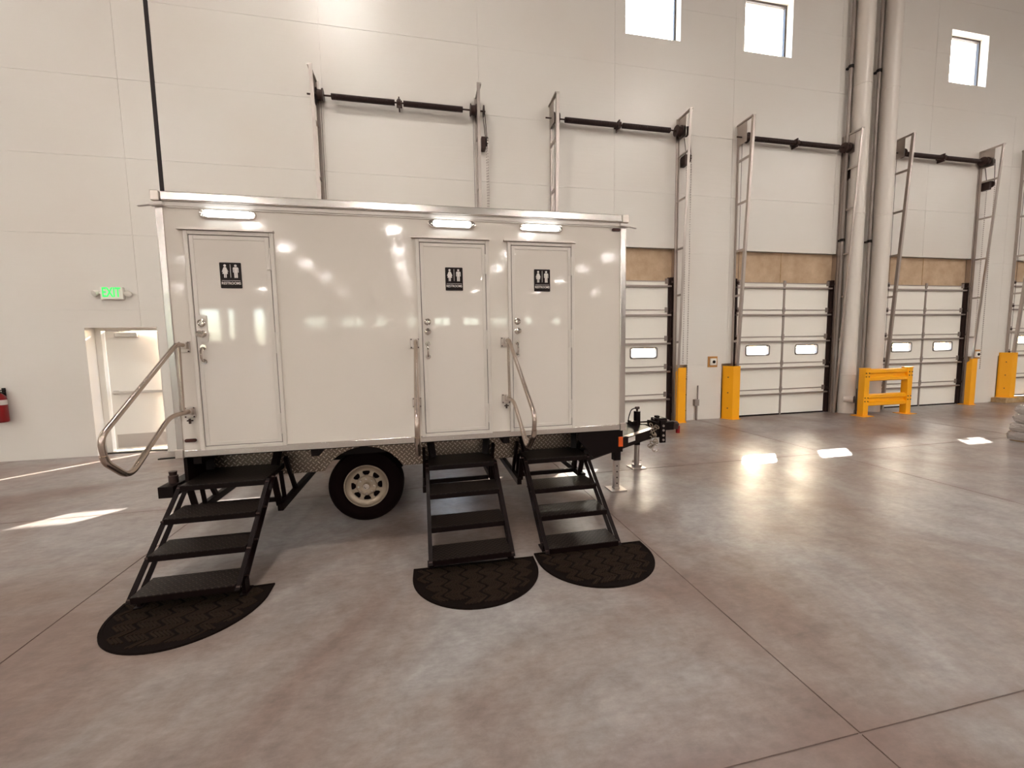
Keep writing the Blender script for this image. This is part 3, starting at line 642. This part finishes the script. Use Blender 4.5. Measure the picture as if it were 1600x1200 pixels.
# handrails
def bend(pts, rad, n=6):
    P = [Vector(p) for p in pts]; out = [P[0]]
    for i in range(1, len(P)-1):
        a = (P[i-1]-P[i]); b = (P[i+1]-P[i]); r_ = min(rad, a.length*0.45, b.length*0.45); a.normalize(); b.normalize()
        s_ = P[i]+a*r_; e_ = P[i]+b*r_
        for k in range(n+1):
            t_ = k/n; out.append(s_*(1-t_)**2+P[i]*2*t_*(1-t_)+e_*t_**2)
    out.append(P[-1]); return out
for i, x in enumerate((-1.83, -0.056, 0.752)):
    pts = [(x, -0.01, 1.772), (x, -0.13, 1.785), (x, -0.985, 1.235), (x, -0.955, 1.085), (x, -0.775, 0.945), (x, -0.30, 1.252), (x, -0.01, 1.250)]
    hr = obj('handrail', MB().tube(bend(pts, 0.085), 0.0165, 12), m_steel, T); hr['label'] = 'bent steel handrail beside the %s door' % which[i]
    obj('strut', MB().cyl((x, -0.105, 1.775), (x, -0.12, 1.255), 0.012, 10), m_steel, hr)
    sl_ = bend([(x, -0.970, 1.13), (x, -0.955, 1.085), (x, -0.775, 0.945), (x, -0.60, 1.058)], 0.085); obj('sleeve', MB().tube(sl_, 0.0195, 12), m_steel, hr)
    for z in (1.772, 1.250):
        br = obj('bracket', MB().box(x-0.05, x+0.030, -0.012, 0.0, z-0.055, z+0.035).box(x-0.022, x+0.022, -0.05, -0.012, z-0.026, z+0.026), m_alu2, hr, bevel=0.004)
        for u in (-0.040, 0.020):
            for v in (-0.045, 0.025): obj('bolt', MB().cyl((x+u, -0.012, z+v), (x+u, -0.017, z+v), 0.006, 8), m_darkhw, hr)
    obj('lock_pin', MB().cyl((x-0.01, -0.02, 1.19), (x-0.01, -0.02, 1.15), 0.009, 8).cyl((x-0.03, -0.02, 1.175), (x+0.012, -0.02, 1.175), 0.006, 8), m_darkhw, hr)
# skirt, chassis
SKY, SKZ, AR = 0.425, 0.56, 0.415
mb = MB(); hw = math.sqrt(AR**2-(SKZ-0.36)**2)
bot = lambda u: SKZ if abs(u+0.597) > hw+1e-4 else 0.36+math.sqrt(max(0, AR**2-(u+0.597)**2))
us = [-1.90, -0.597-hw-0.001]+[-0.597-hw+2*hw*k/24 for k in range(25)]+[-0.597+hw+0.001, 1.90]
for a, b in zip(us, us[1:]):
    za, zb_ = bot(a), bot(b); mb._add([(a, SKY, za), (b, SKY, zb_), (b, SKY, 0.885), (a, SKY, 0.885), (a, SKY+0.006, za), (b, SKY+0.006, zb_), (b, SKY+0.006, 0.885), (a, SKY+0.006, 0.885)], [(0,1,2,3),(4,7,6,5),(0,4,5,1)])
obj('skirt', mb, m_plate, T)['label'] = 'bright diamond plate skirt with a wheel arch'
obj('end_skirt', B(-1.935, -1.91, 0.03, TD-0.03, 0.645, 0.885), m_dark, T)
obj('end_skirt', MB().prism([(1.46, 0.80), (1.62, 0.61), (1.80, 0.645), (1.935, 0.645), (1.935, 0.885), (1.46, 0.885)], XZ, 0.022, 0.05), m_dark, T)
for y in (0.45, 2.10): obj('chassis_rail', B(-1.92, 1.92, y, y+0.06, 0.70, 0.88), m_dark, T)
obj('floor_deck', B(-1.92, 1.92, 0.04, TD, 0.86, 0.93), m_dark, T)
for x in (-1.85, -0.95, 0.75, 1.85): obj('cross_member', B(x-0.03, x+0.03, 0.06, TD-0.06, 0.80, 0.86), m_dark, T)
mb = MB(); n = 18; ap = arc(-0.597, 0.36, 0.43, 0.49, math.pi-0.49, n); vs_ = []
for (u, v) in ap: vs_ += [(u, SKY+0.006, v), (u, 0.82, v)]
mb._add(vs_, [(2*i, 2*i+2, 2*i+3, 2*i+1) for i in range(n)]); mb._add([(u, 0.82, v) for u, v in ap], [tuple(range(n+1))]); obj('wheel_well', mb, m_dark, T)
bu = obj('bumper', B(-2.11, -2.0, -0.02, TD, 0.555, 0.648), m_dark, T, bevel=0.004)
for y in (0.5, 2.1): obj('bumper_arm', B(-2.04, -1.85, y-0.04, y+0.04, 0.57, 0.80), m_dark, bu)
obj('bumper_plug', MB().lathe((-2.055, 0.10, 0.648), (0,0,1), [(0.001, 0), (0.034, 0), (0.034, 0.06), (0.026, 0.065), (0.030, 0.095), (0.001, 0.097)], 14), m_darkhw, bu)
# rear lamp bracket at left
obj('latch_strap', MB().bar((-1.97, 0.02, 0.875), (-2.12, 0.06, 0.862), 0.03, 0.010), m_dark, T)
# wheels
def wheel(yo, sg):
    c = (-0.597, yo, 0.36); ax = (0, -sg, 0); Rr = 0.36
    w_ = obj('tire', MB().lathe(c, ax, [(0.205, -0.20), (0.30, -0.205), (0.340, -0.195), (Rr, -0.165), (Rr, -0.11), (Rr-0.008, -0.105), (Rr-0.008, -0.095), (Rr, -0.09), (Rr, -0.035), (0.345, -0.010), (0.31, 0.0), (0.285, 0.003), (0.255, 0.0), (0.225, -0.006), (0.208, -0.014)], 48), m_rubber, T, origin=c)
    obj('wheel_rim', MB().lathe(c, ax, [(0.204, -0.19), (0.20, -0.015), (0.214, -0.006), (0.212, 0.004), (0.204, 0.004), (0.196, -0.012), (0.188, -0.020), (0.178, -0.026), (0.178, -0.17)], 48), m_rim, w_)
    mb = MB(); mb.smooth = True
    mb.lathe(c, ax, [(0.178, -0.026), (0.166, -0.034), (0.150, -0.034), (0.150, -0.044), (0.178, -0.044)], 48)
    mb.lathe(c, ax, [(0.035, -0.024), (0.060, -0.018), (0.092, -0.022), (0.104, -0.034), (0.104, -0.044), (0.035, -0.044)], 40)
    for k in range(8):
        t_ = 2*math.pi*(k+0.5)/8; d = Vector((math.cos(t_), 0, math.sin(t_))); p = Vector((-math.sin(t_), 0, math.cos(t_))); C = Vector(c)
        v = []
        for r_, hw, hy in ((0.098, 0.026, -0.030), (0.128, 0.016, -0.031), (0.155, 0.026, -0.034)):
            for s2 in (-1, 1):
                for dy in (0, -0.012): v.append(C+d*r_+p*(hw*s2)+Vector(ax)*(hy+dy))
        fs = []
        for q in (0, 4): fs += [(q, q+2, q+6, q+4), (q+1, q+5, q+7, q+3), (q, q+4, q+5, q+1), (q+2, q+3, q+7, q+6)]
        mb._add(v, fs)
    obj('wheel_face', mb, m_rim, w_)
    obj('brake_drum', MB().lathe(c, ax, [(0.001, -0.06), (0.17, -0.06), (0.17, -0.12), (0.001, -0.12)], 32), m_rubber, w_)
    obj('hub_cap', MB().lathe(c, ax, [(0.034, -0.044), (0.034, 0.012), (0.030, 0.018), (0.019, 0.018), (0.017, 0.010), (0.001, 0.010)], 20), m_chrome, w_)
    for k in range(8):
        t_ = 2*math.pi*k/8; q = Vector(c)+Vector((math.cos(t_)*0.075, 0, math.sin(t_)*0.075))
        obj('lug_nut', MB().cyl(q+Vector(ax)*-0.022, q+Vector(ax)*0.004, 0.0095, 6), m_chrome, w_)
wheel(0.48, 1); wheel(TD-0.48, -1)
obj('axle', MB().cyl((-0.597, 0.55, 0.36), (-0.597, TD-0.55, 0.36), 0.04, 12), m_dark, T)
# steps
def steps(xl, xr, tr_, label):
    S_ = thing('entry_steps', (xl, 0, 0), parent=T); S_['label'] = label
    deps = (0.405-tr_[0][0], 0.285, 0.255, 0.245)
    for i, (y, z) in enumerate(tr_):
        tdp = deps[i]
        mb = MB().box(xl+0.006, xr-0.006, y, y+tdp, z-0.006, z); mb.k = 1
        for (a, b, c, d) in ((xl+0.006, xr-0.006, y, y+0.006), (xl+0.006, xr-0.006, y+tdp-0.006, y+tdp), (xl+0.006, xl+0.012, y+0.006, y+tdp-0.006), (xr-0.012, xr-0.006, y+0.006, y+tdp-0.006)): mb.box(a, b, c, d, z-0.045, z-0.006)
        obj('tread', mb, [m_tread, m_dark], S_)
        for x in (xl, xr):
            sg = -1 if x == xl else 1
            for yy in (0.02, 0.16): obj('pivot_bolt', MB().cyl((x-sg*0.004, y+yy, z-0.025), (x+sg*0.022, y+yy, z-0.025), 0.008, 8), m_darkhw, S_)
    (y1, z1), (y4, z4) = tr_[0], tr_[3]; d = Vector((0, y4-y1, z4-z1))
    for x, sg in ((xl, -1), (xr, 1)):
        for k, yy in enumerate((0.02, 0.16)):
            a = Vector((x+sg*0.008, y1+yy, z1-0.025)); b = a+d; u = d.normalized()
            obj('stringer', MB().bar(a-u*0.03, b+u*0.025, 0.010, 0.032, (1, 0, 0)), m_dark, S_)
    for x, sg in ((xl, -1), (xr, 1)):
        obj('foot', MB().box(x+sg*0.008-0.012, x+sg*0.008+0.012, y4+0.10, y4+0.17, 0.014, z4-0.02).box(x+sg*0.008-0.025, x+sg*0.008+0.025, y4+0.08, y4+0.20, 0.012, 0.022), m_dark, S_)
        xx = x+sg*0.035
        obj('slide_rail', B(xx-0.022, xx+0.022, y1+0.20, 1.30, 0.325, 0.385), m_dark, S_)
        obj('hanger', MB().bar((xx, 0.55, 0.375), (xx, 0.32, 0.74), 0.03, 0.04), m_dark, S_)
        obj('hanger', MB().bar((xx, 1.20, 0.375), (xx, 1.20, 0.76), 0.03, 0.04), m_dark, S_)
        obj('swing_arm', MB().bar((x+sg*0.012, y1+0.26, 0.355), (x+sg*0.012, y1+0.16, z1-0.03), 0.012, 0.05, (1, 0, 0)).bar((x+sg*0.012, y1+0.40, 0.36), (x+sg*0.012, y1+0.34, z1-0.03), 0.010, 0.035, (1, 0, 0)), m_dark, S_)
        obj('top_hinge', MB().bar((x-sg*0.05, 0.30, z1+0.012), (x-sg*0.02, 0.37, 0.875), 0.060, 0.04), m_dark, S_)
    obj('back_bar', B(xl, xr, y1+0.42, y1+0.45, 0.335, 0.375), m_dark, S_)
steps(-1.92, -1.30, ((-0.100, 0.672), (-0.335, 0.496), (-0.543, 0.319), (-0.748, 0.141)), 'black fold-out steps below the left door')
steps(0.010, 0.630, ((0.035, 0.642), (-0.208, 0.458), (-0.455, 0.268), (-0.702, 0.120)), 'black fold-out steps below the middle door')
steps(0.946, 1.566, ((0.035, 0.632), (-0.185, 0.413), (-0.419, 0.253), (-0.647, 0.070)), 'black fold-out steps below the right door')
# tongue, coupler, jacks
def beam(p, q, w_, h): return MB().bar(p, q, w_, h)
for yy in (0, 1):
    f = (lambda y: y) if yy == 0 else (lambda y: TD-y)
    bm_ = obj('tongue_beam', beam((1.60, f(0.30), 0.555), (3.02, f(1.225), 0.555), 0.07, 0.135), m_dark, T)
    if yy == 0:
        p = Vector((2.33, 0.757)); u = (Vector((3.02, 1.225))-Vector((1.60, 0.30))).normalized(); nrm = Vector((u.y, -u.x)); q0 = Vector((1.60, 0.30))+u*0.92+nrm*0.0355; q1 = q0+u*0.17
        mb = MB(); mb._add([(q0.x, q0.y, 0.535), (q1.x, q1.y, 0.535), (q1.x, q1.y, 0.595), (q0.x, q0.y, 0.595)], [(0, 1, 2, 3)]); v2 = [(a-nrm.x*0.0008, b-nrm.y*0.0008, c) for a, b, c in mb.v]; mb._add(v2, [(3, 2, 1, 0)]); obj('warning_sticker', mb, m_signw, bm_)
        a = q0-u*0.02
        obj('beam_edge_strip', MB().bar((q0.x-u.x*0.05, q0.y-u.y*0.05, 0.6235), (q1.x+u.x*0.45, q1.y+u.y*0.45, 0.6235), 0.07, 0.003), m_galv, bm_)
obj('tongue_plate', MB().prism([(2.35, 0.80), (2.95, 1.15), (2.95, 1.45), (2.35, 1.80)], lambda u, v, d: (u, v, d), 0.60, 0.615), m_dark, T)
cp = obj('coupler', MB().box(3.00, 3.15, 1.19, 1.41, 0.47, 0.68).box(3.12, 3.32, 1.235, 1.365, 0.55, 0.665).box(3.04, 3.20, 1.22, 1.38, 0.665, 0.72).box(3.06, 3.12, 1.27, 1.33, 0.72, 0.75), m_dark, T, bevel=0.012)
obj('coupler_socket', MB().lathe((3.34, 1.30, 0.56), (0,0,1), [(0.001, 0.10), (0.05, 0.098), (0.075, 0.07), (0.075, 0.0), (0.06, 0.0)], 20), m_darkhw, cp)
obj('coupler_latch', MB().bar((3.10, 1.30, 0.70), (3.26, 1.30, 0.675), 0.05, 0.02).bar((3.10, 1.30, 0.73), (3.04, 1.30, 0.70), 0.04, 0.02), m_galv, cp, bevel=0.004)
obj('coupler_channel', B(3.065, 3.145, 1.17, 1.195, 0.40, 0.70), m_dark, cp)
for z in (0.44, 0.50, 0.57, 0.63): obj('bolt', MB().cyl((3.105, 1.168, z), (3.105, 1.155, z), 0.015, 10), m_galv, cp)
obj('red_plug', MB().cyl((3.385, 1.26, 0.60), (3.385, 1.26, 0.50), 0.028, 12), m_red, cp)
mb = MB(); mb.smooth = True
random.seed(3)
for k in range(16):
    c = Vector((2.90+0.05*math.sin(k*1.3)+0.02*random.random(), 1.10+0.03*math.cos(k*2.1), 0.66-0.020*k)); a = k*1.1
    u = Vector((math.cos(a), 0.3*math.sin(a), math.sin(a)*0.6)).normalized(); v = Vector((0.2, math.cos(a), 0.9)).normalized(); v = (v-u*v.dot(u)).normalized()
    mb.tube([c+u*0.020*math.cos(t_*math.pi/5)+v*0.032*math.sin(t_*math.pi/5) for t_ in range(10)], 0.0065, 6, True)
obj('safety_chain', mb, m_rim, T, kind='stuff')
hk = [Vector((2.92, 1.05, 0.37))+Vector((0.045*math.cos(a*0.5), 0.0, 0.045*math.sin(a*0.5))) for a in range(2, 13)]
obj('chain_hook', MB().tube(hk, 0.011, 8), m_chrome, T)
jk = thing('tongue_jack', (2.87, 1.44, 0), parent=T)
obj('jack_tube', MB().cyl((2.87, 1.44, 0.33), (2.87, 1.44, 0.80), 0.046, 16), m_dark, jk)
obj('jack_leg', MB().cyl((2.87, 1.44, 0.02), (2.87, 1.44, 0.50), 0.036, 16), m_galv, jk)
obj('jack_foot', MB().box(2.77, 2.97, 1.34, 1.54, 0.0, 0.014).box(2.82, 2.92, 1.39, 1.49, 0.014, 0.05).cyl((2.80, 1.44, 0.10), (2.94, 1.44, 0.10), 0.008, 8), m_galv, jk)
obj('jack_motor', MB().cyl((2.87, 1.44, 0.80), (2.87, 1.44, 0.835), 0.016, 10).cyl((2.845, 1.44, 0.845), (2.90, 1.44, 0.845), 0.018, 10), m_darkhw, jk)
obj('jack_cable', MB().tube(bend([(2.85, 1.44, 0.845), (2.77, 1.42, 0.83), (2.72, 1.40, 0.72), (2.71, 1.38, 0.63), (2.78, 1.36, 0.61)], 0.05), 0.007, 6), m_dark, jk)
obj('jack_gearbox', B(2.76, 2.84, 1.38, 1.50, 0.61, 0.67), m_dark, jk)
sj = thing('stabilizer_jack', (2.20, 0.71, 0), parent=T)
obj('sleeve', B(2.16, 2.24, 0.67, 0.75, 0.36, 0.56), m_dark, sj)
lg = obj('leg', B(2.172, 2.228, 0.682, 0.738, 0.02, 0.38), m_galv, sj)
for z in (0.08, 0.15, 0.22, 0.29): obj('pin_hole', MB().cyl((2.20, 0.682, z), (2.20, 0.6805, z), 0.009, 10), m_dark, sj)
obj('foot_pad', MB().box(2.10, 2.30, 0.61, 0.81, 0.0, 0.012).box(2.165, 2.235, 0.675, 0.745, 0.012, 0.03), m_galv, sj, bevel=0.004)
obj('side_marker', B(1.885, 1.932, 0.008, 0.022, 0.70, 0.80), m_orange, T, bevel=0.004)

# ------------------------------------------------------------------ mats
def floor_mat(xc, yb, w_, dpt, rot, label):
    r = thing('floor_mat', (xc, yb, 0), label, 'mat', 'half-oval brown mats at the foot of the steps'); r.rotation_euler = (0, 0, rot)
    sd = 0.12; k = (dpt-sd)
    def inside(u, v, m_=0.0):
        if v > -m_ or abs(u) > w_/2-m_: return False
        if v > -sd: return True
        return (u/(w_/2-m_))**2+((v+sd)/(k-m_))**2 < 1
    pl = [(w_/2, 0), (-w_/2, 0)]+[(-w_/2*math.cos(a), -sd-k*math.sin(a)) for a in [math.pi*i/36 for i in range(37)]]
    O = Vector((xc, yb, 0)); F = lambda u, v, d: (O.x+u, O.y+v, d)
    obj('base', MB().prism(pl, F, 0.0, 0.008), m_mat, r)
    mb = MB(); n = len(pl); s_ = 0.955; cy_ = -dpt*0.46; vs_ = []
    for u, v in pl: vs_ += [F(u, v, 0.0085), F(u*0.995, cy_+(v-cy_)*0.99, 0.012), F(u*s_, cy_+(v-cy_)*0.93, 0.012), F(u*s_, cy_+(v-cy_)*0.93, 0.008)]
    fs = [(4*i+j, 4*((i+1) % n)+j, 4*((i+1) % n)+j+1, 4*i+j+1) for i in range(n) for j in range(3)]
    mb._add(vs_, fs); obj('raised_border', mb, m_mat, r)
    mb = MB(); hb_ = 0.062; L = 0.088; sp = 0.022
    for bi in range(int(dpt/hb_)+1):
        v = -0.035-hb_*(bi+0.5); sg = 1 if bi % 2 else -1; u = -w_/2
        j = 0
        while u < w_/2:
            a = (u-sg*L*0.36, v-L*0.34); b = (u+sg*L*0.36, v+L*0.34)
            if inside(*a, 0.032) and inside(*b, 0.032) and j % 6 != 5: mb.bar(F(*a, 0.0105), F(*b, 0.0105), 0.0115, 0.007)
            u += sp; j += 1
    obj('herringbone_ribs', mb, m_mat2, r, kind='stuff')
floor_mat(-1.60, -0.545, 0.94, 0.60, 0.03, 'half-oval brown mat below the left steps')
floor_mat(0.347, -0.598, 0.955, 0.59, -0.03, 'half-oval brown mat below the middle steps')
floor_mat(1.318, -0.575, 0.955, 0.60, -0.01, 'half-oval brown mat below the right steps')
